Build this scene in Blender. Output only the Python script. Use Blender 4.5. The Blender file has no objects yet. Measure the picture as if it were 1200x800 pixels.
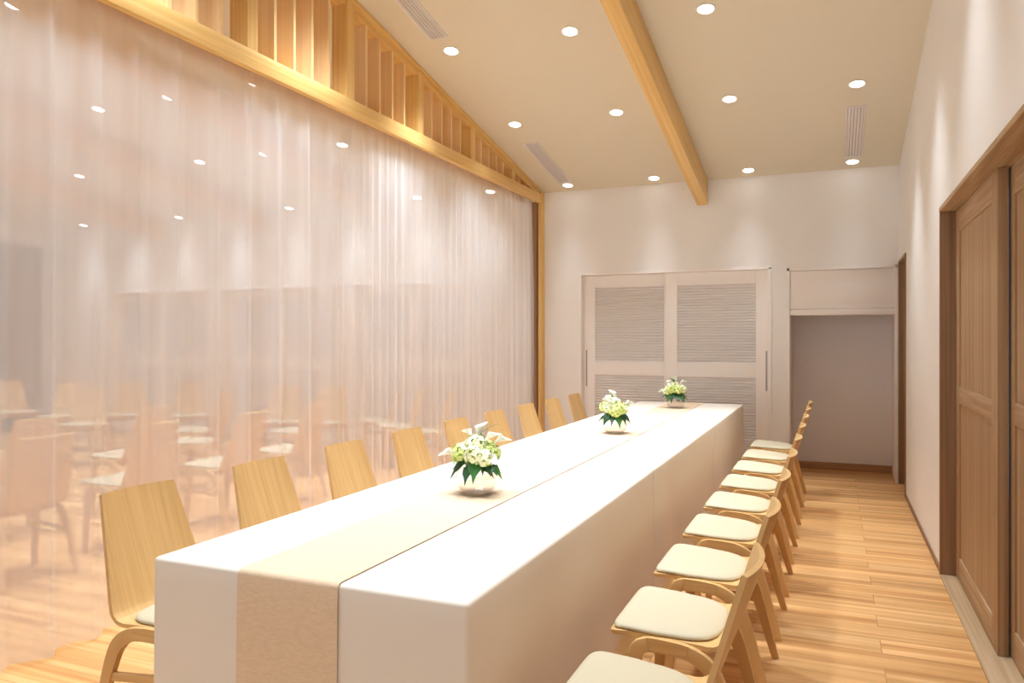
import bpy, bmesh, math, random
from mathutils import Vector, Matrix, Euler
S = bpy.context.scene
COL = S.collection
PI = math.pi
R = math.radians

# ------------------------------------------------------------------ materials
def new_mat(name):
    m = bpy.data.materials.new(name); m.use_nodes = True
    nt = m.node_tree
    return m, nt, nt.nodes['Principled BSDF'], nt.nodes['Material Output']

def N(nt, kind, **kw):
    n = nt.nodes.new(kind)
    for k, v in kw.items():
        setattr(n, k, v)
    return n

def plain(name, col, rough=.6, spec=.3, bump=0, bscale=200, sheen=0):
    m, nt, b, o = new_mat(name)
    tc = N(nt, 'ShaderNodeTexCoord')
    nz = N(nt, 'ShaderNodeTexNoise'); nz.inputs['Scale'].default_value = 3.0; nz.inputs['Detail'].default_value = 4
    nt.links.new(tc.outputs['Object'], nz.inputs['Vector'])
    mx = N(nt, 'ShaderNodeMix', data_type='RGBA')
    c2 = [min(1, c * 1.02) for c in col]; c1 = [c * .98 for c in col]
    mx.inputs[6].default_value = (*c1, 1); mx.inputs[7].default_value = (*c2, 1)
    nt.links.new(nz.outputs['Fac'], mx.inputs[0])
    nt.links.new(mx.outputs[2], b.inputs['Base Color'])
    b.inputs['Roughness'].default_value = rough
    b.inputs['Specular IOR Level'].default_value = spec
    if bump:
        n2 = N(nt, 'ShaderNodeTexNoise'); n2.inputs['Scale'].default_value = bscale
        nt.links.new(tc.outputs['Object'], n2.inputs['Vector'])
        bp = N(nt, 'ShaderNodeBump'); bp.inputs['Strength'].default_value = bump; bp.inputs['Distance'].default_value = .002
        nt.links.new(n2.outputs['Fac'], bp.inputs['Height']); nt.links.new(bp.outputs['Normal'], b.inputs['Normal'])
    if sheen:
        b.inputs['Sheen Weight'].default_value = sheen
    return m

def wood(name, dark, light, axis='Z', rough=.45, spec=.35, fine=60, long=1.2, contrast=(.3, .7), dist=.15, scale=None, slope=0):
    """streaky procedural wood, grain running along one object axis"""
    m, nt, b, o = new_mat(name)
    tc = N(nt, 'ShaderNodeTexCoord')
    oi = N(nt, 'ShaderNodeObjectInfo')
    mp = N(nt, 'ShaderNodeMapping')
    sc = {'X': (long, fine, fine), 'Y': (fine, long, fine), 'Z': (fine, fine, long)}[axis]
    mp.inputs['Scale'].default_value = scale or sc
    mul = N(nt, 'ShaderNodeVectorMath', operation='SCALE'); mul.inputs[0].default_value = (17.3, 31.7, 11.9)
    nt.links.new(oi.outputs['Random'], mul.inputs['Scale'])
    if slope:                                          # grain follows a member that drops along Y
        dt = N(nt, 'ShaderNodeVectorMath', operation='DOT_PRODUCT'); dt.inputs[1].default_value = (0, slope, 1)
        sx = N(nt, 'ShaderNodeSeparateXYZ'); cb = N(nt, 'ShaderNodeCombineXYZ')
        nt.links.new(tc.outputs['Object'], dt.inputs[0]); nt.links.new(tc.outputs['Object'], sx.inputs[0])
        nt.links.new(sx.outputs[0], cb.inputs[0]); nt.links.new(sx.outputs[1], cb.inputs[1]); nt.links.new(dt.outputs['Value'], cb.inputs[2])
        nt.links.new(cb.outputs[0], mp.inputs['Vector'])
    else:
        nt.links.new(tc.outputs['Object'], mp.inputs['Vector'])
    nt.links.new(mul.outputs[0], mp.inputs['Location'])
    n1 = N(nt, 'ShaderNodeTexNoise'); n1.inputs['Scale'].default_value = 1.0; n1.inputs['Detail'].default_value = 2.2; n1.inputs['Distortion'].default_value = dist
    nt.links.new(mp.outputs[0], n1.inputs['Vector'])
    cr = N(nt, 'ShaderNodeValToRGB')
    cr.color_ramp.elements[0].position = contrast[0]; cr.color_ramp.elements[0].color = (*dark, 1)
    cr.color_ramp.elements[1].position = contrast[1]; cr.color_ramp.elements[1].color = (*light, 1)
    nt.links.new(n1.outputs['Fac'], cr.inputs['Fac'])
    nt.links.new(cr.outputs['Color'], b.inputs['Base Color'])
    b.inputs['Roughness'].default_value = rough
    b.inputs['Specular IOR Level'].default_value = spec
    return m

def floor_mat():
    m, nt, b, o = new_mat('oak_floor_boards')
    tc = N(nt, 'ShaderNodeTexCoord')
    mp = N(nt, 'ShaderNodeMapping'); mp.inputs['Location'].default_value = (-.197 + 20 * 1.82, 3.43 + .165 * 60, 0)
    nt.links.new(tc.outputs['Object'], mp.inputs['Vector'])
    br = N(nt, 'ShaderNodeTexBrick'); br.offset = .5; br.offset_frequency = 2; br.squash = 1
    br.inputs['Scale'].default_value = 1.0
    br.inputs['Mortar Size'].default_value = .0016; br.inputs['Mortar Smooth'].default_value = .3
    br.inputs['Brick Width'].default_value = 1.82; br.inputs['Row Height'].default_value = .165
    br.inputs['Color1'].default_value = (.0, .0, .0, 1); br.inputs['Color2'].default_value = (1, 1, 1, 1); br.inputs['Mortar'].default_value = (.5, .5, .5, 1)
    nt.links.new(mp.outputs[0], br.inputs['Vector'])
    # streaks
    m2 = N(nt, 'ShaderNodeMapping'); m2.inputs['Scale'].default_value = (.5, 17, 1)
    add = N(nt, 'ShaderNodeVectorMath', operation='MULTIPLY_ADD')
    add.inputs[1].default_value = (9.0, 3.0, 5.0)
    nt.links.new(br.outputs['Color'], add.inputs[0]); nt.links.new(tc.outputs['Object'], add.inputs[2])
    nt.links.new(add.outputs[0], m2.inputs['Vector'])
    nz = N(nt, 'ShaderNodeTexNoise'); nz.inputs['Scale'].default_value = 1; nz.inputs['Detail'].default_value = 4; nz.inputs['Roughness'].default_value = .55
    nz.inputs['Distortion'].default_value = .3
    nt.links.new(m2.outputs[0], nz.inputs['Vector'])
    cr = N(nt, 'ShaderNodeValToRGB')
    e = cr.color_ramp.elements
    e[0].position = .30; e[0].color = (.45, .21, .07, 1)
    e[1].position = .72; e[1].color = (.82, .53, .255, 1)
    e2 = cr.color_ramp.elements.new(.5); e2.color = (.66, .37, .145, 1)
    nt.links.new(nz.outputs['Fac'], cr.inputs['Fac'])
    hv = N(nt, 'ShaderNodeMix', data_type='RGBA', blend_type='MULTIPLY'); hv.inputs[0].default_value = 1
    rmp = N(nt, 'ShaderNodeMapRange'); rmp.inputs[3].default_value = .90; rmp.inputs[4].default_value = 1.08
    nt.links.new(br.outputs['Color'], rmp.inputs[0])
    nt.links.new(cr.outputs['Color'], hv.inputs[6]); nt.links.new(rmp.outputs[0], hv.inputs[7])
    dk = N(nt, 'ShaderNodeMix', data_type='RGBA'); dk.inputs[7].default_value = (.22, .10, .04, 1)
    sm = N(nt, 'ShaderNodeMath', operation='MULTIPLY'); sm.inputs[1].default_value = .7
    nt.links.new(br.outputs['Fac'], sm.inputs[0]); nt.links.new(sm.outputs[0], dk.inputs[0])
    nt.links.new(hv.outputs[2], dk.inputs[6])
    nt.links.new(dk.outputs[2], b.inputs['Base Color'])
    b.inputs['Roughness'].default_value = .42; b.inputs['Specular IOR Level'].default_value = .3
    return m

def sheer_mat():
    m, nt, b, o = new_mat('sheer_voile')
    nt.nodes.remove(b)
    tr = N(nt, 'ShaderNodeBsdfTransparent'); tr.inputs[0].default_value = (1, 1, 1, 1)
    df = N(nt, 'ShaderNodeBsdfDiffuse'); df.inputs[0].default_value = (.90, .925, .975, 1)
    tl = N(nt, 'ShaderNodeBsdfTranslucent'); tl.inputs[0].default_value = (.90, .925, .975, 1)
    m1 = N(nt, 'ShaderNodeMixShader'); m1.inputs[0].default_value = .5
    nt.links.new(df.outputs[0], m1.inputs[1]); nt.links.new(tl.outputs[0], m1.inputs[2])
    # woven voile: soft vertical opacity bands stand in for fold shading and denser folds
    tc = N(nt, 'ShaderNodeTexCoord'); mp = N(nt, 'ShaderNodeMapping'); mp.inputs['Scale'].default_value = (0, 5.5, .12)
    nz = N(nt, 'ShaderNodeTexNoise'); nz.inputs['Scale'].default_value = 1; nz.inputs['Detail'].default_value = 3
    nt.links.new(tc.outputs['Object'], mp.inputs[0]); nt.links.new(mp.outputs[0], nz.inputs[0])
    mr = N(nt, 'ShaderNodeMapRange'); mr.inputs[1].default_value = .3; mr.inputs[2].default_value = .7
    mr.inputs[3].default_value = SHEER_LO; mr.inputs[4].default_value = SHEER_HI
    nt.links.new(nz.outputs['Fac'], mr.inputs[0])
    m2 = N(nt, 'ShaderNodeMixShader')
    nt.links.new(mr.outputs[0], m2.inputs[0]); nt.links.new(tr.outputs[0], m2.inputs[1]); nt.links.new(m1.outputs[0], m2.inputs[2])
    nt.links.new(m2.outputs[0], o.inputs[0])
    return m

def glass_mat():
    m, nt, b, o = new_mat('clear_glass')
    nt.nodes.remove(b)
    tr = N(nt, 'ShaderNodeBsdfTransparent'); tr.inputs[0].default_value = (.975, .955, .95, 1)
    gl = N(nt, 'ShaderNodeBsdfGlossy'); gl.inputs['Roughness'].default_value = .03; gl.inputs[0].default_value = (1, 1, 1, 1)
    lw = N(nt, 'ShaderNodeLayerWeight'); lw.inputs[0].default_value = .5
    pw = N(nt, 'ShaderNodeMath', operation='POWER'); pw.inputs[1].default_value = 3.0
    nt.links.new(lw.outputs['Facing'], pw.inputs[0])
    fr = N(nt, 'ShaderNodeMath', operation='MULTIPLY_ADD'); fr.inputs[1].default_value = .55; fr.inputs[2].default_value = .06
    nt.links.new(pw.outputs[0], fr.inputs[0])
    mx = N(nt, 'ShaderNodeMixShader')
    nt.links.new(fr.outputs[0], mx.inputs[0]); nt.links.new(tr.outputs[0], mx.inputs[1]); nt.links.new(gl.outputs[0], mx.inputs[2])
    nt.links.new(mx.outputs[0], o.inputs[0])
    return m

def emit_mat(name, col, strength):
    m, nt, b, o = new_mat(name)
    b.inputs['Base Color'].default_value = (.9, .9, .9, 1)
    b.inputs['Emission Color'].default_value = (*col, 1); b.inputs['Emission Strength'].default_value = strength
    return m

def weave_mat(name, c1, c2, scale, rough=.85):
    m, nt, b, o = new_mat(name)
    tc = N(nt, 'ShaderNodeTexCoord'); mp = N(nt, 'ShaderNodeMapping'); mp.inputs['Scale'].default_value = scale
    nz = N(nt, 'ShaderNodeTexNoise'); nz.inputs['Scale'].default_value = 1; nz.inputs['Detail'].default_value = 3
    nt.links.new(tc.outputs['Object'], mp.inputs[0]); nt.links.new(mp.outputs[0], nz.inputs[0])
    cr = N(nt, 'ShaderNodeValToRGB')
    cr.color_ramp.elements[0].position = .35; cr.color_ramp.elements[0].color = (*c1, 1)
    cr.color_ramp.elements[1].position = .65; cr.color_ramp.elements[1].color = (*c2, 1)
    nt.links.new(nz.outputs['Fac'], cr.inputs[0]); nt.links.new(cr.outputs[0], b.inputs['Base Color'])
    b.inputs['Roughness'].default_value = rough; b.inputs['Specular IOR Level'].default_value = .15
    return m

SHEER_LO, SHEER_HI = .51, .63
M = dict(
    floor=floor_mat(),
    wall=plain('white_plaster_wall', (.85, .855, .865), .85, .15, .05, 90),
    ceil=plain('ceiling_plaster', (.72, .675, .57), .9, .1, .04, 90),
    white=plain('white_painted_timber', (.90, .88, .88), .55, .3),
    grey=plain('grey_alcove_plaster', (.80, .77, .785), .9, .1),
    dark=plain('dark_recess', (.10, .07, .05), .9, .1),
    honeyZ=wood('honey_pine_upright', (.68, .42, .14), (.80, .55, .22), 'Z', fine=40, long=.8),
    honeyY=wood('honey_pine_lengthwise', (.68, .42, .14), (.80, .55, .22), 'Y', fine=40, long=.6),
    honeyS=wood('honey_pine_rafter', (.68, .42, .14), (.80, .55, .22), 'Y', fine=40, long=.6, slope=.183),
    slat=wood('pale_honey_slat', (.78, .53, .25), (.86, .62, .34), 'Z', fine=40, long=.6),
    chairZ=wood('light_oak_upright', (.56, .335, .13), (.70, .46, .205), 'Z', scale=(70, 5, .9), contrast=(.18, .82), dist=.1),
    chairY=wood('light_oak_lengthwise', (.56, .335, .13), (.70, .46, .205), 'Y', fine=85, long=.9, contrast=(.18, .82), dist=.1),
    chairX=wood('light_oak_crosswise', (.56, .335, .13), (.70, .46, .205), 'X', fine=85, long=.9, contrast=(.18, .82), dist=.1),
    doorZ=wood('brown_oak_upright', (.32, .195, .10), (.48, .33, .195), 'Z', fine=38, long=.5, rough=.55),
    doorY=wood('brown_oak_lengthwise', (.33, .205, .105), (.50, .345, .205), 'Y', fine=60, long=2.0, rough=.55),
    jambZ=wood('walnut_brown_upright', (.24, .14, .075), (.34, .21, .125), 'Z', fine=60, long=.8, rough=.6),
    sill=wood('pale_oak_sill', (.42, .29, .165), (.58, .43, .27), 'Y', fine=50, long=1.2, rough=.55),
    greywood=wood('grey_brown_boards', (.17, .13, .10), (.24, .19, .15), 'Z', fine=14, long=.3, rough=.7),
    base=wood('alcove_skirting_wood', (.33, .17, .08), (.45, .26, .13), 'X', fine=60, long=1, rough=.5),
    pad=plain('cream_seat_vinyl', (.53, .475, .345), .6, .2, .08, 500),
    cloth=plain('white_tablecloth_cotton', (.775, .715, .635), .9, .1, .05, 700),
    runner=weave_mat('beige_runner_weave', (.69, .53, .37), (.75, .59, .43), (50, 160, 240)),
    sheer=sheer_mat(),
    glass=glass_mat(),
    lens=emit_mat('lamp_lens', (1, .97, .92), 6),
    ring=plain('white_lamp_ring', (.85, .83, .80), .5, .3),
    vent=plain('white_vent_metal', (.78, .75, .76), .5, .3),
    ventdark=plain('vent_inside', (.62, .58, .58), .8, .1),
    metal=plain('grey_pull_metal', (.40, .37, .38), .4, .5),
    petal=plain('ivory_lime_petals', (.66, .76, .28), .6, .2),
    petalgreen=plain('lime_green_petals', (.40, .55, .10), .6, .2),
    petalw=plain('cream_white_petals', (.84, .88, .62), .6, .2),
    calla=plain('white_calla_spathe', (.88, .89, .84), .45, .3),
    callathroat=plain('yellow_green_spadix', (.66, .70, .12), .5, .3),
    stem=plain('green_stem', (.22, .42, .08), .5, .3),
    leaf=plain('dark_green_leaf', (.018, .085, .030), .4, .4),
    leaf2=plain('mid_green_leaf', (.05, .20, .045), .4, .4),
)

# ------------------------------------------------------------------ mesh helpers
class MB:
    def __init__(s): s.v = []; s.f = []
    def add(s, vs, fs, mat=None):
        o = len(s.v)
        s.v += [tuple(mat @ Vector(p)) if mat is not None else tuple(p) for p in vs]
        s.f += [tuple(i + o for i in f) for f in fs]
        return s
    def box(s, x0, x1, y0, y1, z0, z1, mat=None):
        x0, x1 = min(x0, x1), max(x0, x1); y0, y1 = min(y0, y1), max(y0, y1); z0, z1 = min(z0, z1), max(z0, z1)
        v = [(x0,y0,z0),(x1,y0,z0),(x1,y1,z0),(x0,y1,z0),(x0,y0,z1),(x1,y0,z1),(x1,y1,z1),(x0,y1,z1)]
        f = [(0,3,2,1),(4,5,6,7),(0,1,5,4),(1,2,6,5),(2,3,7,6),(3,0,4,7)]
        return s.add(v, f, mat)
    def hexa(s, bottom, top):
        return s.add(list(bottom) + list(top), [(0,3,2,1),(4,5,6,7),(0,1,5,4),(1,2,6,5),(2,3,7,6),(3,0,4,7)])
    def rings(s, rs, cap=True, closed=True):
        o = len(s.v); n = len(rs[0])
        for r in rs: s.v += [tuple(p) for p in r]
        for i in range(len(rs) - 1):
            for j in range(n if closed else n - 1):
                a = o + i*n + j; b = o + i*n + (j+1) % n
                s.f.append((a, b, b + n, a + n))
        if cap:
            s.f.append(tuple(o + j for j in reversed(range(n))))
            s.f.append(tuple(o + (len(rs)-1)*n + j for j in range(n)))
        return s
    def lathe(s, prof, n=32, c=(0,0,0), cap=False):
        rs = [[(c[0] + r*math.cos(2*PI*j/n), c[1] + r*math.sin(2*PI*j/n), c[2] + z) for j in range(n)] for r, z in prof]
        return s.rings(rs, cap)
    def tube(s, pts, rad, n=8):
        rs = []
        for i, p in enumerate(pts):
            p = Vector(p); a = Vector(pts[max(0, i-1)]); b = Vector(pts[min(len(pts)-1, i+1)])
            d = (b - a).normalized(); u = d.orthogonal().normalized() if i == 0 else (u0 - d*u0.dot(d)).normalized()
            u0 = u; w = d.cross(u); r = rad[i] if isinstance(rad, (list, tuple)) else rad
            rs.append([p + u*(r*math.cos(2*PI*k/n)) + w*(r*math.sin(2*PI*k/n)) for k in range(n)])
        return s.rings(rs, True)
    def build(s, name, mat, parent=None, smooth=None, bevel=0, seg=2, loc=None, clean=True):
        me = bpy.data.meshes.new(name); me.from_pydata(s.v, [], s.f); me.update()
        bm = bmesh.new(); bm.from_mesh(me)
        if clean: bmesh.ops.recalc_face_normals(bm, faces=bm.faces)
        if bevel:
            es = [e for e in bm.edges if len(e.link_faces) == 2 and e.calc_face_angle(0) > .6]
            bmesh.ops.bevel(bm, geom=es, offset=bevel, segments=seg, affect='EDGES', profile=.6)
        bm.to_mesh(me); bm.free()
        return link(name, me, mat, parent, smooth if smooth is not None else (40 if bevel else None), loc)

def link(name, me, mat, parent=None, smooth=None, loc=None):
    if smooth:
        for p in me.polygons: p.use_smooth = True
        me.set_sharp_from_angle(angle=R(smooth))
    me.materials.clear(); me.materials.append(mat)
    o = bpy.data.objects.new(name, me); COL.objects.link(o)
    if parent is not None: o.parent = parent
    if loc is not None: o.location = loc
    return o

def tag(o, label=None, cat=None, group=None, kind=None):
    if label: o['label'] = label
    if cat: o['category'] = cat
    if group: o['group'] = group
    if kind: o['kind'] = kind
    return o

def thing(name, label=None, cat=None, loc=(0,0,0), rot=(0,0,0), group=None, kind=None):
    o = bpy.data.objects.new(name, None); COL.objects.link(o)
    o.location = loc; o.rotation_euler = rot; o.empty_display_size = .1
    return tag(o, label, cat, group, kind)

def copy_tree(o, parent=None):
    c = o.copy(); COL.objects.link(c); c.parent = parent
    for ch in list(o.children): copy_tree(ch, c)
    return c

# ------------------------------------------------------------------ measures
BY = 8.08                       # back wall plane
RX = .58                        # right wall plane
LX = -11.4                      # far wall of the next room
KS = .183                       # ceiling slope
def cz(y): return 3.013 + KS*(BY - y)
FY = -2.4                       # open rear end behind the camera, lets the added world fill in
SL = math.atan(KS)

# ------------------------------------------------------------------ setting
def struct(mb, name, mat, label=None, bevel=0, **k):
    return tag(mb.build(name, mat, bevel=bevel, **k), label, None, None, 'structure')

struct(MB().box(LX - .2, 1.4, FY - .2, 9.0, -.1, 0), 'floor', M['floor'], 'light oak board floor running through both rooms')
b = MB(); x0, x1 = LX - .2, RX + .2
b.hexa([(x0, FY-.2, cz(FY-.2)), (x1, FY-.2, cz(FY-.2)), (x1, 8.3, cz(8.3)), (x0, 8.3, cz(8.3))],
       [(x0, FY-.2, cz(FY-.2)+.12), (x1, FY-.2, cz(FY-.2)+.12), (x1, 8.3, cz(8.3)+.12), (x0, 8.3, cz(8.3)+.12)])
struct(b, 'ceiling', M['ceil'], 'sloping beige plaster ceiling')

# openings in the back wall: (x0, x1, top)
LOUV = [(-2.585, -.573), (-5.56, -3.88), (-7.73, -5.72), (-9.86, -7.88)]
LTOP = [2.083, 2.05, 2.05, 2.05]
AL = (-.423, .568, 2.067)
ops = sorted([(a, c, t) for (a, c), t in zip(LOUV, LTOP)] + [AL])
b = MB(); x = LX - .2; T = 3.05
for a, c, t in ops:
    b.box(x, a, BY, BY + .16, 0, T); b.box(a, c, BY, BY + .16, t, T); x = c
b.box(x, RX + .2, BY, BY + .16, 0, T)
struct(b, 'wall_back', M['wall'], 'white plaster wall with the louvred doors and the alcove')
# alcove
b = MB()
b.box(AL[0] - .04, AL[1] + .1, 8.63, 8.72, 0, 2.2)          # back
b.box(AL[0] - .06, AL[0] + .03, BY + .16, 8.63, 0, 2.2)
b.box(.556, .66, BY + .16, 8.63, 0, 2.2)
b.box(AL[0] - .04, AL[1] + .1, BY + .16, 8.63, 2.1, 2.2)
struct(b, 'wall_alcove', M['grey'], 'grey back of the open alcove in the back wall')
struct(MB().box(AL[0] + .03, .556, 8.605, 8.63, 0, .075), 'baseboard_alcove', M['base'], 'brown wooden skirting at the foot of the alcove', bevel=.004)
# white frame round the alcove and the flush panel above it
b = MB()
b.box(AL[0], AL[0] + .028, BY - .012, BY + .2, 0, AL[2]); b.box(AL[1] - .022, AL[1], BY - .012, BY + .2, 0, AL[2])
b.box(AL[0], AL[1], BY - .012, BY + .2, AL[2] - .027, AL[2])
struct(b, 'trim_1', M['white'], 'slim white frame round the alcove opening', bevel=.003)
b = MB().box(AL[0] + .03, AL[1] - .024, BY + .012, BY + .05, 1.66, AL[2] - .03)
b.box(AL[0] + .03, AL[1] - .024, BY + .000, BY + .055, 1.597, 1.655)
struct(b, 'trim_2', M['white'], 'white panel closing the top of the alcove', bevel=.003)

# right wall with its two door openings
D1 = (1.9, 5.02, 2.117); D2 = (7.33, 8.045, 2.10)
b = MB(); T = 5.2
def rseg(y0, y1, z0, flat=None):
    b.hexa([(RX, y0, z0), (RX + .2, y0, z0), (RX + .2, y1, z0), (RX, y1, z0)],
           [(RX, y0, cz(y0) + .02), (RX + .2, y0, cz(y0) + .02), (RX + .2, y1, cz(y1) + .02), (RX, y1, cz(y1) + .02)])
rseg(FY, D1[0], 0); rseg(D1[0], D1[1], D1[2]); rseg(D1[1], D2[0], 0); rseg(D2[0], D2[1], D2[2]); rseg(D2[1], BY + .16, 0)
struct(b, 'wall_right', M['wall'], 'white plaster wall with the wooden sliding doors')
b = MB(); b.hexa([(LX - .16, FY, 0), (LX, FY, 0), (LX, BY + .1, 0), (LX - .16, BY + .1, 0)],
                 [(LX - .16, FY, cz(FY) + .02), (LX, FY, cz(FY) + .02), (LX, BY + .1, cz(BY + .1) + .02), (LX - .16, BY + .1, cz(BY + .1) + .02)])
struct(b, 'wall_left', M['wall'], 'far wall of the next room behind the sheer curtains')
struct(MB().box(LX, LX + .05, 4.4, BY, 0, 2.79), 'door_6', M['greywood'], 'tall grey brown board door in the corner of the next room')
b = MB().box(RX - .008, RX, D1[1] + .02, D2[0] - .02, 0, .035)
struct(b, 'baseboard_right', M['jambZ'], 'thin brown skirting between the two wooden doors')
struct(MB().box(-2.97, LOUV[0][0], BY - .006, BY, 0, .035), 'baseboard_back', M['jambZ'], 'thin brown skirting on the back wall')

# sliding wooden double door on the right
d1 = thing('door_1', 'brown oak double sliding door on the right wall', kind='structure')
b = MB()
b.box(RX - .012, RX + .2, D1[1] - .022, D1[1] + .004, 0, D1[2]); b.box(RX - .012, RX + .2, D1[0] - .004, D1[0] + .022, 0, D1[2])
b.build('door_jamb', M['jambZ'], d1, bevel=.003)
MB().box(RX - .014, RX + .2, D1[0] - .004, D1[1] + .004, D1[2] - .024, D1[2] + .002).build('door_head', M['doorY'], d1, bevel=.003)
MB().box(RX - .012, RX + .2, D1[0] + .02, D1[1] - .022, 0, .008).build('threshold', M['sill'], d1, bevel=.002)
def sliding_leaf(y0, y1, x0, x1):
    sw = .125
    lf = MB().box(x0, x1, y0, y0 + sw, .010, 2.092).box(x0, x1, y1 - sw, y1, .010, 2.092).build('sliding_leaf', M['doorZ'], d1, bevel=.003)
    rl = MB()
    for z0, z1 in ((.010, .14), (1.0, 1.095), (1.965, 2.092)): rl.box(x0, x1, y0 + sw, y1 - sw, z0, z1)
    rl.build('rail', M['doorY'], lf, bevel=.003)
    p = MB(); n = 7; w = (y1 - y0 - 2*sw) / n
    for i in range(n):
        for z0, z1 in ((.14, 1.0), (1.095, 1.965)):
            p.box(x0 + .008, x1 - .008, y0 + sw + i*w, y0 + sw + (i+1)*w, z0, z1)
    p.build('board_panel', M['doorZ'], lf, bevel=.0015, seg=1)
sliding_leaf(3.80, 4.997, .648, .688)
sliding_leaf(2.66, 3.86, .698, .738)
sliding_leaf(1.93, 2.75, .748, .778)

d2 = thing('door_2', 'narrow brown wooden doorway in the far right corner', kind='structure')
b = MB()
b.box(RX - .01, RX + .2, D2[1] - .02, D2[1] + .002, 0, D2[2]); b.box(RX - .01, RX + .2, D2[0] - .002, D2[0] + .02, 0, D2[2])
b.build('door_jamb', M['jambZ'], d2, bevel=.002)
MB().box(RX - .01, RX + .2, D2[0] - .002, D2[1] + .002, D2[2] - .02, D2[2] + .002).build('door_head', M['doorY'], d2, bevel=.002)
MB().box(RX + .12, RX + .16, D2[0] + .02, D2[1] - .02, .006, D2[2] - .02).build('door_leaf', M['doorZ'], d2, bevel=.002)

# louvred closet doors in the back wall
def louver_leaf(par, x0, x1, y0, top, sl, sr):
    """one leaf; y0 = its front face"""
    y1 = y0 + .035
    lf = MB().box(x0, x0 + sl, y0, y1, .012, top).box(x1 - sr, x1, y0, y1, .012, top)
    for z0, z1 in ((.012, .12), (.965, 1.113), (top - .135, top)): lf.box(x0 + sl, x1 - sr, y0, y1, z0, z1)
    lo = lf.build('louver_leaf', M['white'], par, bevel=.002, seg=1)
    for z0, z1 in ((1.113, top - .135), (.12, .965)):
        s = MB(); n = max(1, round((z1 - z0) / .0292)); p = (z1 - z0) / n
        for i in range(n):
            zc = z0 + (i + .5)*p
            mt = Matrix.Translation(((x0 + sl + x1 - sr)/2, y0 + .019, zc)) @ Matrix.Rotation(R(41), 4, 'X')
            hw = (x1 - sr - x0 - sl)/2
            s.box(-hw, hw, -.0172, .0172, -.0035, .0035, mt)
        s.box(x0 + sl, x1 - sr, y1 - .003, y1, z0, z1)
        s.build('louver_panel', M['white'], lo)
    return lo
def louver_door(name, a, c, top, label):
    d = thing(name, label, kind='structure')
    f = MB(); w = .016
    f.box(a - .005, a + w, BY - .012, BY + .16, 0, top); f.box(c - w - .012, c + .005, BY - .012, BY + .16, 0, top); f.box(a - .005, c + .005, BY - .012, BY + .16, top - .018, top + .004)
    f.build('door_frame', M['white'], d, bevel=.002, seg=1)
    mid = (a + c)/2
    l1 = louver_leaf(d, a + .018, mid + .03, BY + .085, top - .02, .13, .12)
    l2 = louver_leaf(d, mid - .06 + .0, c - .03, BY + .035, top - .02, .12, .12)
    for lf, hx, yy in ((l1, a + .05, BY + .085), (l2, c - .046, BY + .035)):
        MB().box(hx - .008, hx + .008, yy - .004, yy + .006, .835, 1.24).build('pull', M['metal'], lf, bevel=.002, seg=1)
    MB().box(a - .005, c + .005, BY + .15, BY + .16, 0, top).build('closet_back', M['white'], d)
names = ['white louvred sliding closet doors right of the curtains', 'louvred closet doors behind the curtain nearest our back wall corner',
         'middle pair of louvred closet doors seen through the curtain', 'louvred closet doors farthest left behind the curtain']
for i, ((a, c), t) in enumerate(zip(LOUV, LTOP)):
    louver_door('door_%d' % (i + 3 if i < 3 else 7), a, c, t, names[i])

# ------------------------------------------------------------------ timber gable screen between the rooms
GX = -3.03
g = thing('timber_gable_screen', 'honey coloured timber lattice gable above the long curtain lintel', 'screen', (GX, BY, 0))
def gl(x, y, z): return (x - GX, y - BY, z)
def gbox(mb, x0, x1, y0, y1, z0, z1): return mb.box(x0 - GX, x1 - GX, y0 - BY, y1 - BY, z0, z1)
gbox(gbox(gbox(MB(), -3.045, -3.0, FY + .02, 7.952, 2.88, 2.985), -3.20, -3.045, FY + .02, 7.952, 2.955, 2.985), -3.20, -3.18, FY + .02, 7.952, 2.88, 2.955).build('lintel_beam', M['honeyY'], g, bevel=.004)
b = MB(); ya, yb = FY + .02, 7.952
for lo, hi, xa, xb in ((.075, .004, -3.14, -3.025), (.03, .003, -3.12, -3.006)):
    b.hexa([gl(xa, ya, cz(ya) - lo), gl(xb, ya, cz(ya) - lo), gl(xb, yb, cz(yb) - lo), gl(xa, yb, cz(yb) - lo)],
           [gl(xa, ya, cz(ya) - hi), gl(xb, ya, cz(ya) - hi), gl(xb, yb, cz(yb) - hi), gl(xa, yb, cz(yb) - hi)])
b.build('top_chord', M['honeyS'], g)
def slat(y0, y1, xa, xb, nm, mt='honeyZ'):
    if cz(y1) - .05 < 2.99: return
    MB().hexa([gl(xa, y0, 2.98), gl(xb, y0, 2.98), gl(xb, y1, 2.98), gl(xa, y1, 2.98)],
              [gl(xa, y0, cz(y0) - .04), gl(xb, y0, cz(y0) - .04), gl(xb, y1, cz(y1) - .04), gl(xa, y1, cz(y1) - .04)]).build(nm, M[mt], g)
for k in range(-3, 5):
    py = 3.395 + .955*k
    slat(py - .042, py + .042, -3.145, -3.02, 'post')
    for j in range(4):
        y = py + .042 + .174*(j + 1)
        if y < 7.75 and y > 1.0: slat(y - .011, y + .011, -3.205, -3.04, 'slat', 'slat')
tag(MB().box(-3.035, -3.0, 7.957, BY - .001, 0, 3.012).build('timber_post', M['honeyZ'], bevel=.004), 'slender honey timber post where curtains meet the back wall', 'post')
struct(MB().box(-3.14, -3.06, 7.99, BY, 0, 2.9), 'trim_3', M['jambZ'], 'dark brown strip behind the curtain end')

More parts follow.
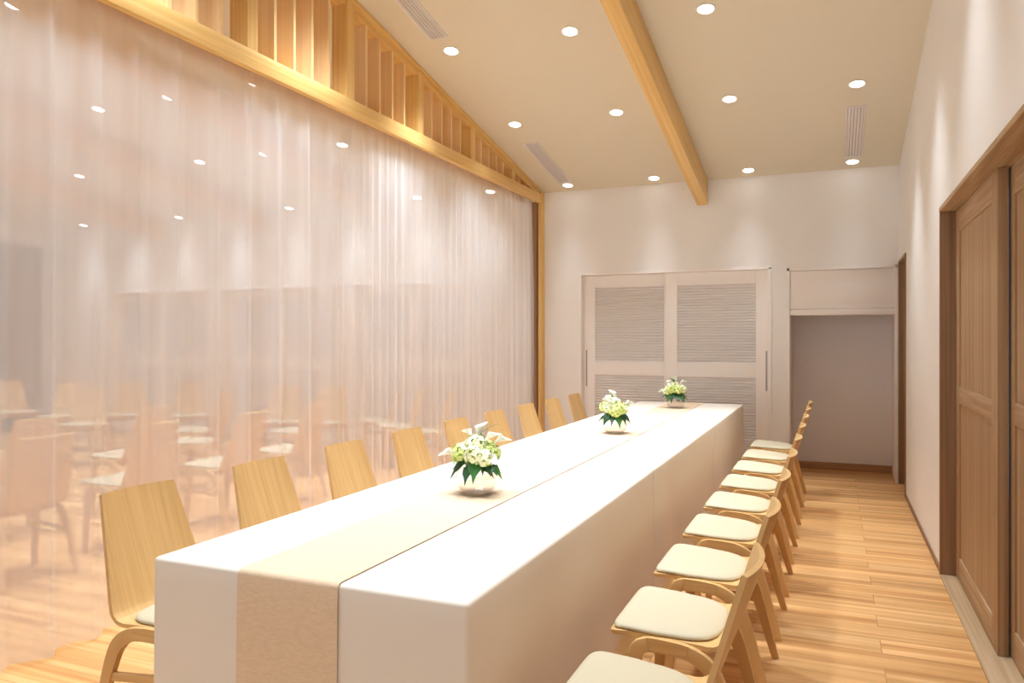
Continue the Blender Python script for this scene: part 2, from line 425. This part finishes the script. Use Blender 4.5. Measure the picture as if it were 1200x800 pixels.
# ------------------------------------------------------------------ ceiling beams
def beam(xc, label):
    b = MB(); w = .055; y0, y1 = FY + .05, BY - .005
    b.hexa([(-w, y0 - BY, cz(y0) - .257), (w, y0 - BY, cz(y0) - .257), (w, y1 - BY, cz(y1) - .257), (-w, y1 - BY, cz(y1) - .257)],
           [(-w, y0 - BY, cz(y0) - .002), (w, y0 - BY, cz(y0) - .002), (w, y1 - BY, cz(y1) - .002), (-w, y1 - BY, cz(y1) - .002)])
    o = b.build('ceiling_beam', M['honeyS'], bevel=.004, loc=(xc, BY, 0))
    tag(o, label, 'beam', 'ceiling beams')
beam(-1.25, 'honey timber ceiling beam above the white table')
beam(-5.05, 'ceiling beam seen through curtain, nearest the timber gable')
beam(-6.92, 'ceiling beam seen through curtain, second from the timber gable')
beam(-8.79, 'ceiling beam seen through curtain, farthest from the timber gable')

# ------------------------------------------------------------------ downlights
SPOT_E = 165; SPOT_ANGLE = 66
rows = [7.91, 6.41, 5.15, 3.85, 2.5, 1.1]
cols_here = [-2.67, -1.722, -.775, .172]
cols_next = [-3.6, -4.555, -5.54, -6.44, -7.4, -8.33, -9.27, -10.2]
dl = None
def spot(x, y, e, ang=None, soft=.09):
    ld = bpy.data.lights.new('downlight_beam', 'SPOT'); ld.energy = e; ld.spot_size = R(ang or SPOT_ANGLE); ld.spot_blend = 1.0
    ld.shadow_soft_size = soft; ld.color = (.88, .945, 1.0)
    lo = bpy.data.objects.new('downlight_beam', ld); COL.objects.link(lo); lo.location = (x, y, cz(y) - .03)
def downlight(x, y, label, group):
    global dl
    if dl is None:
        dl = thing('downlight', None, None)
        MB().lathe([(.052, 0), (.062, -.001), (.064, -.004), (.060, -.006), (.053, -.004), (.052, 0)], 32).build('trim_ring', M['ring'], dl, smooth=50)
        MB().lathe([(.0005, -.0065), (.03, -.006), (.048, -.0045), (.0535, -.001), (.0005, -.0005)], 32).build('lens', M['lens'], dl, smooth=50)
        o = dl
    else: o = copy_tree(dl)
    o.location = (x, y, cz(y)); o.rotation_euler = (-SL, 0, 0)
    tag(o, label, 'ceiling light', group)
rn = {7.91: 'back wall row', 6.41: 'middle row', 5.15: 'front row'}
cn = ['nearest the timber gable', 'just left of the timber beam', 'just right of the timber beam', 'nearest the right wall']
for y in rows[:3]:
    for x, c in zip(cols_here, cn):
        if y == 5.15 and x > 0: continue
        downlight(x, y, 'round recessed downlight in the %s, %s' % (rn[y], c), 'downlights above the table')
seen_next = [(-3.6, 7.91, 'back row, first left of timber gable'), (-4.555, 7.91, 'back row, second left of timber gable'), (-6.44, 7.91, 'back row, third left of timber gable'), (-8.33, 7.91, 'back row, fourth left of timber gable'), (-10.2, 7.91, 'back row, fifth and farthest left'),
             (-4.555, 6.41, 'middle row, first left of timber gable'), (-5.54, 6.41, 'middle row, second left of timber gable'), (-6.44, 6.41, 'middle row, third left of timber gable'), (-8.33, 6.41, 'middle row, farthest left'),
             (-4.555, 5.15, 'front row, just under the lintel'), (-5.54, 5.15, 'front row, second left of timber gable'), (-6.44, 5.15, 'front row, farthest left'), (-5.54, 3.73, 'alone near the top left corner')]
for x, y, l in seen_next:
    downlight(x, y, 'downlight behind the curtain, %s' % l, 'downlights of the next room')
for y in rows:
    k = {7.91: .32, 2.5: 1.0, 1.1: .4}.get(y, 1.0)     # the rows against the back wall and by the camera are dimmed
    back = y == 7.91
    for x in cols_here:
        wash = x < -2 and not back                       # the column next to the curtain washes it with a wide beam
        spot(x, y, SPOT_E*k*(.5 if x > 0 else (.75 if y == 6.41 else 1.45) if wash else 1), 50 if back else 106 if wash else None, .30 if wash else .22 if back else .09)
    for x in cols_next if back else (-3.6, -4.555, -6.44, -8.33, -10.2):
        edge = x > -4 and not back                       # likewise on the other side of the curtain
        spot(x, y, SPOT_E*(.38 if back else k*((.6 if y == 6.41 else .95) if edge else 1.1)), 84 if back else 110 if edge else None, .30 if back or edge else .12)

# ------------------------------------------------------------------ ceiling vents
vt = None
def vent(x, y, label):
    global vt
    if vt is None:
        vt = thing('air_vent', None, None); o = vt
        w, l = .075, .52
        b = MB(); t = .014
        b.box(-w, w, -l, -l + t, -.010, .001).box(-w, w, l - t, l, -.010, .001).box(-w, -w + t, -l + t, l - t, -.010, .001).box(w - t, w, -l + t, l - t, -.010, .001)
        b.build('vent_frame', M['vent'], vt, bevel=.002, seg=1)
        MB().box(-w + t, w - t, -l + t, l - t, -.002, .001).build('vent_back', M['ventdark'], vt)
        b = MB()
        for i in range(5):
            xc = -w + t + (2*w - 2*t)*(i + .5)/5
            b.box(-.008, .008, -l + t, l - t, -.0015, .0015, Matrix.Translation((xc, 0, -.006)) @ Matrix.Rotation(R(22), 4, 'Y'))
        b.build('vent_blades', M['vent'], vt)
    else: o = copy_tree(vt)
    o.location = (x, y, cz(y) - .001); o.rotation_euler = (-SL, 0, 0)
    tag(o, label, 'air vent', 'ceiling air vents')
vent(-2.675, 4.46, 'slotted white air vent at the top edge beside the timber gable')
vent(-2.675, 7.32, 'slotted air vent near the corner of gable and back wall')
vent(.175, 7.28, 'slotted air vent in the ceiling near the right wall')

# ------------------------------------------------------------------ sheer curtains
def curtain(label, y0, y1, folds, seed, ytop_end=None):
    rnd = random.Random(seed)
    z0, z1 = .012, 2.948
    n = int((y1 - y0)/.0085); rowsz = [0, .03, .1, .25, .45, .65, .82, .93, .985, 1]
    # irregular fold phase
    ph = 0; phs = []; wl = folds[0]; tgt = wl
    amps = []; a = folds[2]; ta = a
    for i in range(n + 1):
        if rnd.random() < .05: tgt = rnd.uniform(folds[0], folds[1])
        if rnd.random() < .05: ta = rnd.uniform(folds[2], folds[3])
        wl += (tgt - wl)*.1; a += (ta - a)*.06
        ph += 2*PI*.0085/wl; phs.append(ph); amps.append(a)
    pa, pb = rnd.uniform(0, 6), rnd.uniform(0, 6)
    v = []; f = []; CXC = -3.098
    for k, t in enumerate(rowsz):
        z = z0 + (z1 - z0)*t
        for i in range(n + 1):
            u = i/n; y = y0 + (y1 - y0)*u
            if ytop_end is not None:
                e = max(0, (u - .8)/.2); y += (ytop_end - y1)*e*(t**2.2)
            A = amps[i]*(1.15 - .35*t)*min(1, .05 + i/6, .05 + (n - i)/6)
            drift = .5*math.sin(pa + 2.1*y)*(1 - t)
            x = CXC + A*math.sin(phs[i] + drift) + .22*A*math.sin(2.7*phs[i] + pb) + .008*math.sin(1.7*y + pb)*min(1, i/30, (n - i)/30)
            if k >= len(rowsz) - 2: x = CXC + (x - CXC)*(.25 if k == len(rowsz) - 1 else .35)
            x = max(-3.172, min(-3.052, x))
            y += .35*A*math.cos(phs[i] + drift)*min(1, u/.03, (1 - u)/.03)
            v.append((x, y, z))
    for k in range(len(rowsz) - 1):
        for i in range(n):
            a_ = k*(n+1) + i
            f.append((a_, a_ + 1, a_ + n + 2, a_ + n + 1))
    me = bpy.data.meshes.new('sheer_curtain'); me.from_pydata(v, [], f); me.update()
    o = link('sheer_curtain', me, M['sheer'], None, 180)
    tag(o, label, 'curtain', 'sheer curtains under the timber lintel')
curtain('sheer white floor length curtain at left, loose broad folds', -.6, 4.3295, (.18, .34, .022, .042), 5)
curtain('sheer white floor length curtain at right, tight gathered folds', 4.3305, 8.02, (.10, .17, .010, .020), 9, ytop_end=7.93)

# ------------------------------------------------------------------ table, cloths, runner
TX0, TX1, TY0, TY1, TZ = -1.843, -.813, 1.655, 7.80, .72
def cloth_source():
    bm = bmesh.new()
    bmesh.ops.create_cube(bm, size=1)
    for v in bm.verts:
        v.co = Vector(((TX0 + TX1)/2 + v.co.x*(TX1 - TX0), (TY0 + TY1)/2 + v.co.y*(TY1 - TY0), .006 if v.co.z < 0 else TZ))
    es = [e for e in bm.edges if not (e.verts[0].co.z < .1 and e.verts[1].co.z < .1)]
    bmesh.ops.bevel(bm, geom=es, offset=.012, segments=4, affect='EDGES', profile=.5)
    bmesh.ops.delete(bm, geom=[f for f in bm.faces if all(v.co.z < .01 for v in f.verts)], context='FACES')
    for y in [TY0 + .05*i for i in range(1, int((TY1 - TY0)/.05) + 1)]:
        if y < TY1 - .03: bmesh.ops.bisect_plane(bm, geom=bm.verts[:] + bm.edges[:] + bm.faces[:], plane_co=(0, y, 0), plane_no=(0, 1, 0))
    for z in (.12, .25, .4, .55, .66): bmesh.ops.bisect_plane(bm, geom=bm.verts[:] + bm.edges[:] + bm.faces[:], plane_co=(0, 0, z), plane_no=(0, 0, 1))
    for v in bm.verts:
        d = max(0, (TZ - .03 - v.co.z))/TZ
        w = .007*math.sin(5.1*v.co.y + 1.0) + .005*math.sin(11.3*v.co.y + .4) + .006
        if v.co.x > TX1 - .004: v.co.x += d*w*(1.0 if v.co.y > 2.2 else .3)
        if v.co.x < TX0 + .004: v.co.x -= d*w*.5
        if v.co.y < TY0 + .004: v.co.y -= d*.006
    return bm
src = cloth_source()
cuts = [(None, 3.712), (3.7155, 5.741), (5.7445, None)]
cl = ['white tablecloth on the near end of the long table', 'white tablecloth over the middle of the long table', 'white tablecloth on the far end of the long table']
for (a, c), l in zip(cuts, cl):
    bm = src.copy()
    if a is not None: bmesh.ops.bisect_plane(bm, geom=bm.verts[:] + bm.edges[:] + bm.faces[:], plane_co=(0, a, 0), plane_no=(0, 1, 0), clear_inner=True)
    if c is not None: bmesh.ops.bisect_plane(bm, geom=bm.verts[:] + bm.edges[:] + bm.faces[:], plane_co=(0, c, 0), plane_no=(0, 1, 0), clear_outer=True)
    yo = a if a else TY0
    for v in bm.verts: v.co.y -= yo
    me = bpy.data.meshes.new('tablecloth'); bm.to_mesh(me); bm.free()
    o = link('tablecloth', me, M['cloth'], None, 50, (0, yo, 0))
    sm = o.modifiers.new('thickness', 'SOLIDIFY'); sm.thickness = .002; sm.offset = -1
    tag(o, l, 'tablecloth', 'white cloths on the long table')
src.free()
# runner
rx0, rx1 = -1.519, -1.187
path = [(TY0 - .0085, .012)] + [(TY0 - .0055, .012 + .06*i) for i in range(1, 12)]
for i in range(7):
    an = PI/2*i/6; r = .015
    path.append((TY0 - .003 + r*(1 - math.cos(an)), TZ + .003 - r + r*math.sin(an)))
path += [(TY0 + .1 + i*(TY1 - TY0 - .2)/30, TZ + .003) for i in range(31)]
for i in range(7):
    an = PI/2*i/6; r = .015
    path.append((TY1 + .003 - r + r*math.sin(an), TZ + .003 - r + r*math.cos(an)))
path += [(TY1 + .004, .2)]
b = MB()
rs = []
for i, (y, z) in enumerate(path):
    a = Vector(path[max(0, i-1)]); c = Vector(path[min(len(path)-1, i+1)]); d = (c - a).normalized(); n = Vector((-d.y, d.x))*.0018
    sk = .012*(1 - z/TZ) if i < 14 else 0
    rs.append([(rx0 - sk, y, z), (rx1 - .3*sk, y, z), (rx1 - .3*sk, y + n.x, z + n.y), (rx0 - sk, y + n.x, z + n.y)])
b.rings(rs)
tag(b.build('table_runner', M['runner'], smooth=40), 'beige woven runner along the middle of the white table', 'table runner')

# ------------------------------------------------------------------ chairs
def seat_z(y):
    """top surface height of the plywood seat along the chair's depth"""
    return .419 + .0172*(y + .09)/.29 - (.007*((y - .17)/.052)**2 if y > .17 else 0)
def shell_profile():
    p = [(.222, seat_z(.222))]
    for y in (.215, .20, .18, .15, .11, .06, .01, -.04, -.085): p.append((y, seat_z(y)))
    cy, r = -.088, .050; cz_ = seat_z(-.085) + r
    for an in (16, 32, 48, 64): p.append((cy - r*math.sin(R(an)), cz_ - r*math.cos(R(an))))
    y1, z1 = p[-1]
    for t in (.08, .2, .35, .5, .65, .8, .92, 1.0):
        p.append((y1 + (-.246 - y1)*t, z1 + (.825 - z1)*t))
    return p
PROF = shell_profile()
def half_w(i):
    y, z = PROF[i]
    if i == 0: return .200
    if i == 1: return .212
    if i < 10: return .217 if y > .15 else .2065
    return .2065 + (.156 - .2065)*max(0, z - .46)/(.825 - .46)
def shell_piece(i0, i1):
    m = 13; th = .014
    mb = MB(); F = []; Bk = []
    for i in range(i0, i1):
        a = Vector(PROF[max(0, i-1)]); c = Vector(PROF[min(len(PROF)-1, i+1)]); d = (c - a).normalized(); n = Vector((-d.y, d.x))
        if n.dot(Vector((1, 1))) < 0: n = -n
        y, z = PROF[i]; hw = half_w(i); q = max(0, (z - .46)/(.825 - .46)); sag = .024*min(1, q*1.15)
        fr = []; bk = []
        for j in range(m):
            t = -1 + 2*j/(m-1); yo = -sag*(1 - t*t)
            dish = 0
            fr.append((hw*t, y + yo, z + dish)); bk.append((hw*t, y + yo - n.x*th, z + dish - n.y*th))
        F.append(fr); Bk.append(bk)
    for r0, r1 in zip(F, Bk): pass
    loops = [f + list(reversed(bk)) for f, bk in zip(F, Bk)]
    mb.rings(loops)
    return mb
SPL = 12
fpath = []; fw = []
def frame_path():
    pts = [(.162, 0, .030), (.154, 0.1200, .034), (.146, 0.2500, .039), (.141, 0.3360, .043), (.137, 0.3690, .046), (.123, 0.3930, .047), (.098, 0.4045, .045)]
    k = len(pts)
    pts += [(.06, 0.4055, .043), (.02, 0.4035, .042)]
    k2 = len(pts)
    pts += [(-.025, 0.3970, .043), (-.066, 0.3790, .046), (-.098, 0.3490, .048), (-.122, 0.3010, .047), (-.146, 0.2300, .042), (-.183, 0.1000, .034), (-.212, 0, .028)]
    # smooth the outline: three extra steps between the given stations
    out = []
    for i in range(len(pts) - 1):
        p0, p1, p2, p3 = pts[max(0, i-1)], pts[i], pts[i+1], pts[min(len(pts)-1, i+2)]
        for q in range(3):
            t = q/3
            out.append(tuple(.5*(2*p1[c] + (p2[c] - p0[c])*t + (2*p0[c] - 5*p1[c] + 4*p2[c] - p3[c])*t*t + (3*p1[c] - p0[c] - 3*p2[c] + p3[c])*t**3) for c in range(3)))
    out.append(pts[-1])
    return out, (k - 1)*3 + 1, k2*3
def frame_piece(a, c, x, th=.024):
    pts, _, _ = frame_path(); rs = []
    for i in range(a, c):
        p = Vector(pts[i][:2]); q0 = Vector(pts[max(0, i-1)][:2]); q1 = Vector(pts[min(len(pts)-1, i+1)][:2])
        d = (q1 - q0).normalized(); n = Vector((-d.y, d.x)); w = pts[i][2]/2
        if pts[i][1] == 0: n = Vector((-1 if n.x < 0 else 1, 0))
        o = p + n*w; s = p - n*w; h = th/2; cb = .004
        rs.append([(x - h, o.x, o.y), (x - h + cb, *(o + n*.0)), (x + h - cb, *(o)), (x + h, o.x, o.y), (x + h, s.x, s.y), (x - h, s.x, s.y)])
        rs[-1] = [(x - h, o.x, o.y), (x + h, o.x, o.y), (x + h, s.x, s.y), (x - h, s.x, s.y)]
    return MB().rings(rs)
def pad_mesh():
    out = []; n = 56
    for j in range(n):
        an = 2*PI*j/n; c, s = math.cos(an), math.sin(an)
        ex = .22 if s > 0 else .62                     # squarer at the front, rounder at the back
        x = .2095*abs(c)**ex*(.965 if s < 0 else 1)*(1 if c > 0 else -1)
        y = (.141 if s > 0 else .195)*abs(s)**ex*(1 if s > 0 else -1) + .079
        out.append((x, y))
    mb = MB(); rs = []
    for sc, dz in ((.94, .001), (.985, .002), (1.0, .007), (.988, .0125), (.955, .0165), (.86, .0205), (.6, .0235), (.3, .0245), (.02, .0248)):
        rs.append([(x*sc, .079 + (y - .079)*sc, seat_z(.079 + (y - .079)*sc) + dz) for x, y in out])
    return mb.rings(rs)
def make_chair():
    r = thing('dining_chair', None, None)
    shell_piece(0, SPL).build('seat', M['chairY'], r, smooth=45)
    shell_piece(SPL - 1, len(PROF)).build('backrest', M['chairZ'], r, smooth=45)
    pad_mesh().build('seat_pad', M['pad'], r, smooth=60)
    pts, k, k2 = frame_path()
    for s in (-1, 1):
        x = .2150*s
        frame_piece(0, k, x).build('leg', M['chairZ'], r, smooth=30, bevel=.003)
        frame_piece(k2, len(pts), x).build('leg', M['chairZ'], r, smooth=30, bevel=.003)
        frame_piece(k - 1, k2 + 1, x).build('side_rail', M['chairY'], r, smooth=30)
        y0, y1 = -.155, .150
        MB().hexa([(x - .008, y0, .226), (x + .008, y0, .226), (x + .008, y1, .258), (x - .008, y1, .258)],
                  [(x - .008, y0, .254), (x + .008, y0, .254), (x + .008, y1, .286), (x - .008, y1, .286)]).build('stretcher', M['chairY'], r, bevel=.003)
    b = MB().box(-.207, .207, .075, .105, .375, .412).box(-.207, .207, -.06, -.03, .37, .404)
    b.build('cross_rail', M['chairX'], r, bevel=.003)
    return r
ch = None
def chair(x, y, heading, label, group):
    """heading in degrees, 0 = facing +X, 90 = facing +Y"""
    global ch
    if ch is None: ch = make_chair(); o = ch
    else: o = copy_tree(ch)
    o.location = (x, y, 0); o.rotation_euler = (0, 0, R(heading - 90))
    tag(o, label, 'chair', group)
ordn = ['nearest', 'second', 'third', 'fourth', 'fifth', 'sixth', 'seventh', 'eighth', 'farthest']
for k in range(9):
    pos = '%s from the camera' % ordn[k] if 0 < k < 8 else ('%s the camera' % ('nearest' if k == 0 else 'farthest from'))
    chair(-2.08, 2.03 + .632*k, 0, 'light oak chair on the curtain side of the table, %s' % pos, 'chairs along the curtain side of the table')
for k in range(9):
    pos = '%s from the camera' % ordn[k] if 0 < k < 8 else ('%s the camera' % ('nearest' if k == 0 else 'farthest from'))
    chair(-.437, 1.95 + .634*k, 180, 'cream padded oak chair on the door side of the table, %s' % pos, 'chairs along the door side of the table')
NEXT = [
    (-4.28, 2.90, 180, 'chair behind the curtain at the left picture edge, back turned to us, largest'),
    (-4.27, 3.66, 183, 'chair behind the curtain, back turned, just above the nearest curtain side chair'),
    (-4.20, 4.42, 184, 'chair behind the curtain, back turned, above the second curtain side chair'),
    (-4.20, 5.18, 186, 'chair behind the curtain, back turned, left of the third curtain side chair'),
    (-5.22, 3.52, 180, 'chair behind the curtain at left edge, back turned, behind the largest one'),
    (-5.22, 4.46, 184, 'chair behind the curtain, small turned back between two larger turned backs'),
    (-5.32, 5.32, 212, 'chair behind the curtain seen side on, nearer of the two side on seats'),
    (-5.98, 5.94, 212, 'chair behind the curtain seen side on, farther of the two side on seats'),
    (-4.98, 6.28, 200, 'chair behind the curtain, turned back peeking above the third curtain side chair'),
    (-5.75, 6.95, 300, 'chair behind the curtain facing us before the middle louvred doors'),
    (-5.25, 7.05, 285, 'chair behind the curtain facing us, right neighbour of the one before the middle doors'),
    (-4.80, 7.45, 215, 'chair behind the curtain side on, leftmost before the right hand louvred doors'),
    (-4.30, 7.08, 215, 'chair behind the curtain side on, middle one before the right hand louvred doors'),
    (-3.78, 6.78, 215, 'chair behind the curtain side on, rightmost before the right hand louvred doors'),
    (-9.60, 6.48, 345, 'chair behind the curtain facing us, farthest left before the grey brown door'),
    (-8.62, 6.42, 300, 'chair behind the curtain facing us, just right of the grey brown door'),
    (-7.58, 5.86, 298, 'chair behind the curtain facing us, nearest of the left facing group'),
    (-8.00, 6.78, 300, 'chair behind the curtain facing us, at the left end of the louvred doors'),
    (-7.25, 7.05, 318, 'chair behind the curtain facing us, in front of the leftmost louvred doors'),
]
for x, y, h, l in NEXT: chair(x, y, h, l, 'chairs in the next room')

# ------------------------------------------------------------------ flower bowls
def leaf_mesh(L, W, curl, lobes=False):
    n = 9; mb = MB(); top = []
    for i in range(n):
        t = i/(n-1)
        if lobes: w = W*(1.0*math.sin(PI*min(1, t*1.02)**.55)*(1 - .45*t) + .12*math.sin(PI*5*t)*(1 - t))
        else: w = W*math.sin(PI*t**.8)
        w = max(w, .0004)
        z = -curl*L*t*t
        top.append([(L*t, -w, z - .12*w), (L*t, -w*.5, z + .04*w), (L*t, 0, z - .10*w), (L*t, w*.5, z + .04*w), (L*t, w, z - .12*w)])
    rs = [r + [(p[0], p[1], p[2] - .0008) for p in reversed(r)] for r in top]
    return mb.rings(rs)
def floret(mb, c, d, r, rnd):
    d = d.normalized(); u = d.orthogonal().normalized(); w = d.cross(u); a0 = rnd.uniform(0, PI)
    for k in range(4):
        a = a0 + k*PI/2; e = u*math.cos(a) + w*math.sin(a); s = d.cross(e)
        p0 = c; p1 = c + e*r*.6 + s*r*.55 + d*r*.22; p2 = c + e*r*1.15 + d*r*.05; p3 = c + e*r*.6 - s*r*.55 + d*r*.22; pm = c + e*r*.6 + d*r*.10
        bk = -d*.0008
        mb.add([p0, p1, p2, p3, pm, p0+bk, p1+bk, p2+bk, p3+bk, pm+bk], [(0,4,1),(1,4,2),(2,4,3),(3,4,0),(5,6,9),(6,7,9),(7,8,9),(8,5,9),(0,1,6,5),(1,2,7,6),(2,3,8,7),(3,0,5,8)])
def hydrangea(rnd, rad, nfl):
    mb = MB()
    for i in range(nfl):
        z = 1 - 1.55*(i + .5)/nfl; a = i*2.39996
        q = math.sqrt(max(0, 1 - z*z)); d = Vector((q*math.cos(a), q*math.sin(a), z))
        floret(mb, d*rad*rnd.uniform(.9, 1.05), d, rad*.36, rnd)
    core = MB()
    rs = []
    for i in range(7):
        t = -.95 + 1.9*i/6; q = math.sqrt(1 - t*t)*rad*.86
        rs.append([(q*math.cos(2*PI*k/10), q*math.sin(2*PI*k/10), t*rad*.86) for k in range(10)])
    core.rings(rs)
    return mb, core
def calla():
    """spathe: a funnel rolled open with a pointed lip"""
    mb = MB(); n = 20; rs = []
    for i in range(9):
        t = i/8; r = .0025 + .013*t**1.5
        ring = []
        for k in range(n):
            a = 2*PI*k/n; fr = math.cos(a)                # +1 at the pointed lip
            rr = r*(1 + .25*t*t*fr); z = .052*t + (.020*t**3*max(0, fr)**2) - .012*t**2*max(0, -fr)
            flare = .005*t**4
            ring.append(((rr + flare)*math.cos(a) + .010*t**3*max(0, fr)**3, (rr + flare)*math.sin(a), z))
        rs.append(ring)
    inner = [[(p[0]*.93, p[1]*.93, p[2] + .0008) for p in r] for r in reversed(rs)]
    mb.rings(rs + inner, cap=False)
    return mb
def make_bouquet():
    rnd = random.Random(4)
    root = thing('flower_bowl', None, None)
    outer = [(.0, .002), (.040, .0), (.052, .003), (.075, .022), (.088, .048), (.090, .066), (.084, .090), (.071, .108), (.066, .114)]
    inner = [(.0635, .1135), (.068, .107), (.081, .089), (.087, .066), (.085, .049), (.072, .025), (.050, .010), (.0, .009)]
    MB().lathe([(max(r, .0004), z) for r, z in outer + inner], 48).build('glass_bowl', M['glass'], root, smooth=60)
    cx = Vector((0, 0, .125))
    heads = [(0, 0, .075), (.062, .010, .040), (.020, -.062, .040), (-.052, -.036, .042), (-.050, .042, .045), (.018, .062, .045), (.058, -.046, .025), (-.072, .004, .022)]
    for i, (x, y, z) in enumerate(heads):
        mb, core = hydrangea(rnd, .039 if i else .043, 26)
        mb.build('hydrangea_head', M['petal'] if i % 2 else M['petalw'], root, clean=False, loc=cx + Vector((x, y, z)))
        ob = core.build('bud_cluster', M['petalgreen'], root, smooth=60, loc=cx + Vector((x, y, z)))
    # calla lilies: base position, lean direction, lean angle
    cal = [(-.010, -.060, .066, -75, 60), (-.062, -.050, .036, 215, 66), (.040, -.012, .090, 20, 42), (.000, .000, .104, 50, 14), (-.030, .026, .098, 150, 50), (.062, .030, .078, 30, 56), (.066, -.052, .030, -35, 76)]
    for i, (x, y, z, az, ln) in enumerate(cal):
        c = calla().build('calla_lily', M['calla'], root, smooth=60, loc=cx + Vector((x, y, z)))
        c.rotation_euler = Euler((0, R(ln), R(az)))
        MB().tube([(.001, 0, .012), (.002, 0, .03), (.004, 0, .048)], [.0028, .003, .0018], 8).build('spadix', M['callathroat'], c, smooth=60)
        MB().tube([(0, 0, .004), (-.004, 0, -.03), (-.012, 0, -.06)], [.0035, .003, .003], 8).build('stem', M['stem'], c, smooth=60)
    # collar of dark leaves hanging over the rim
    for i in range(11):
        a = 2*PI*i/11 + rnd.uniform(-.15, .15); L = rnd.uniform(.078, .10)
        lf = leaf_mesh(L, rnd.uniform(.030, .040), rnd.uniform(.3, .65), lobes=True).build('leaf', M['leaf'] if i % 3 else M['leaf2'], root, smooth=50, loc=(.052*math.cos(a), .052*math.sin(a), .132 + rnd.uniform(-.004, .012)))
        lf.rotation_euler = Euler((rnd.uniform(-.3, .3), rnd.uniform(.15, .6), a))
    for a, L in ((-.45, .085), (-.7, .08), (2.6, .07), (-2.3, .07)):
        lf = leaf_mesh(L, .010, .35).build('leaf', M['leaf'], root, smooth=50, loc=(.06*math.cos(a), .06*math.sin(a), .140))
        lf.rotation_euler = Euler((.2, .35, a))
    # tall folded pale leaf at the crown
    lf = leaf_mesh(.10, .013, .55).build('leaf', M['leaf2'], root, smooth=50, loc=cx + Vector((.0, .0, .10)))
    lf.rotation_euler = Euler((0, R(-62), .3))
    return root
bq = make_bouquet()
spots = [(-1.355, 2.84, 0, 'glass bowl of white callas and green hydrangeas nearest the camera'),
         (-1.36, 5.02, 110, 'glass bowl of white flowers in the middle of the table'),
         (-1.345, 7.08, 230, 'glass bowl of white flowers at the far end of the table')]
for i, (x, y, rz, l) in enumerate(spots):
    o = bq if i == 0 else copy_tree(bq)
    o.location = (x, y, TZ + .0055); o.rotation_euler = (0, 0, R(rz))
    tag(o, l, 'flower arrangement', 'flower bowls on the table')

# ------------------------------------------------------------------ world, camera, view
w = bpy.data.worlds.new('World'); S.world = w; w.use_nodes = True
w.node_tree.nodes['Background'].inputs[0].default_value = (.86, .93, 1.0, 1)
w.node_tree.nodes['Background'].inputs[1].default_value = .68  # added fill light, enters through the open rear
cam = bpy.data.cameras.new('Camera'); co = bpy.data.objects.new('Camera', cam); COL.objects.link(co)
co.location = (0, 0, 1.36)
th = math.atan(375.9/892.5)
co.rotation_euler = (R(90), 0, th)
cam.sensor_width = 36; cam.lens = 892.5/1200*36
cam.shift_y = -(400 - 397.4)/1200
cam.clip_start = .05; cam.clip_end = 60
S.camera = co
S.view_settings.view_transform = 'Standard'; S.view_settings.look = 'None'; S.view_settings.gamma = 1
S.view_settings.use_curve_mapping = False
S.view_settings.exposure = 0.33
c = S.cycles
c.use_denoising = True; c.max_bounces = 10; c.diffuse_bounces = 7; c.glossy_bounces = 3; c.transparent_max_bounces = 16; c.transmission_bounces = 6
c.caustics_reflective = False; c.caustics_refractive = False; c.sample_clamp_indirect = 6
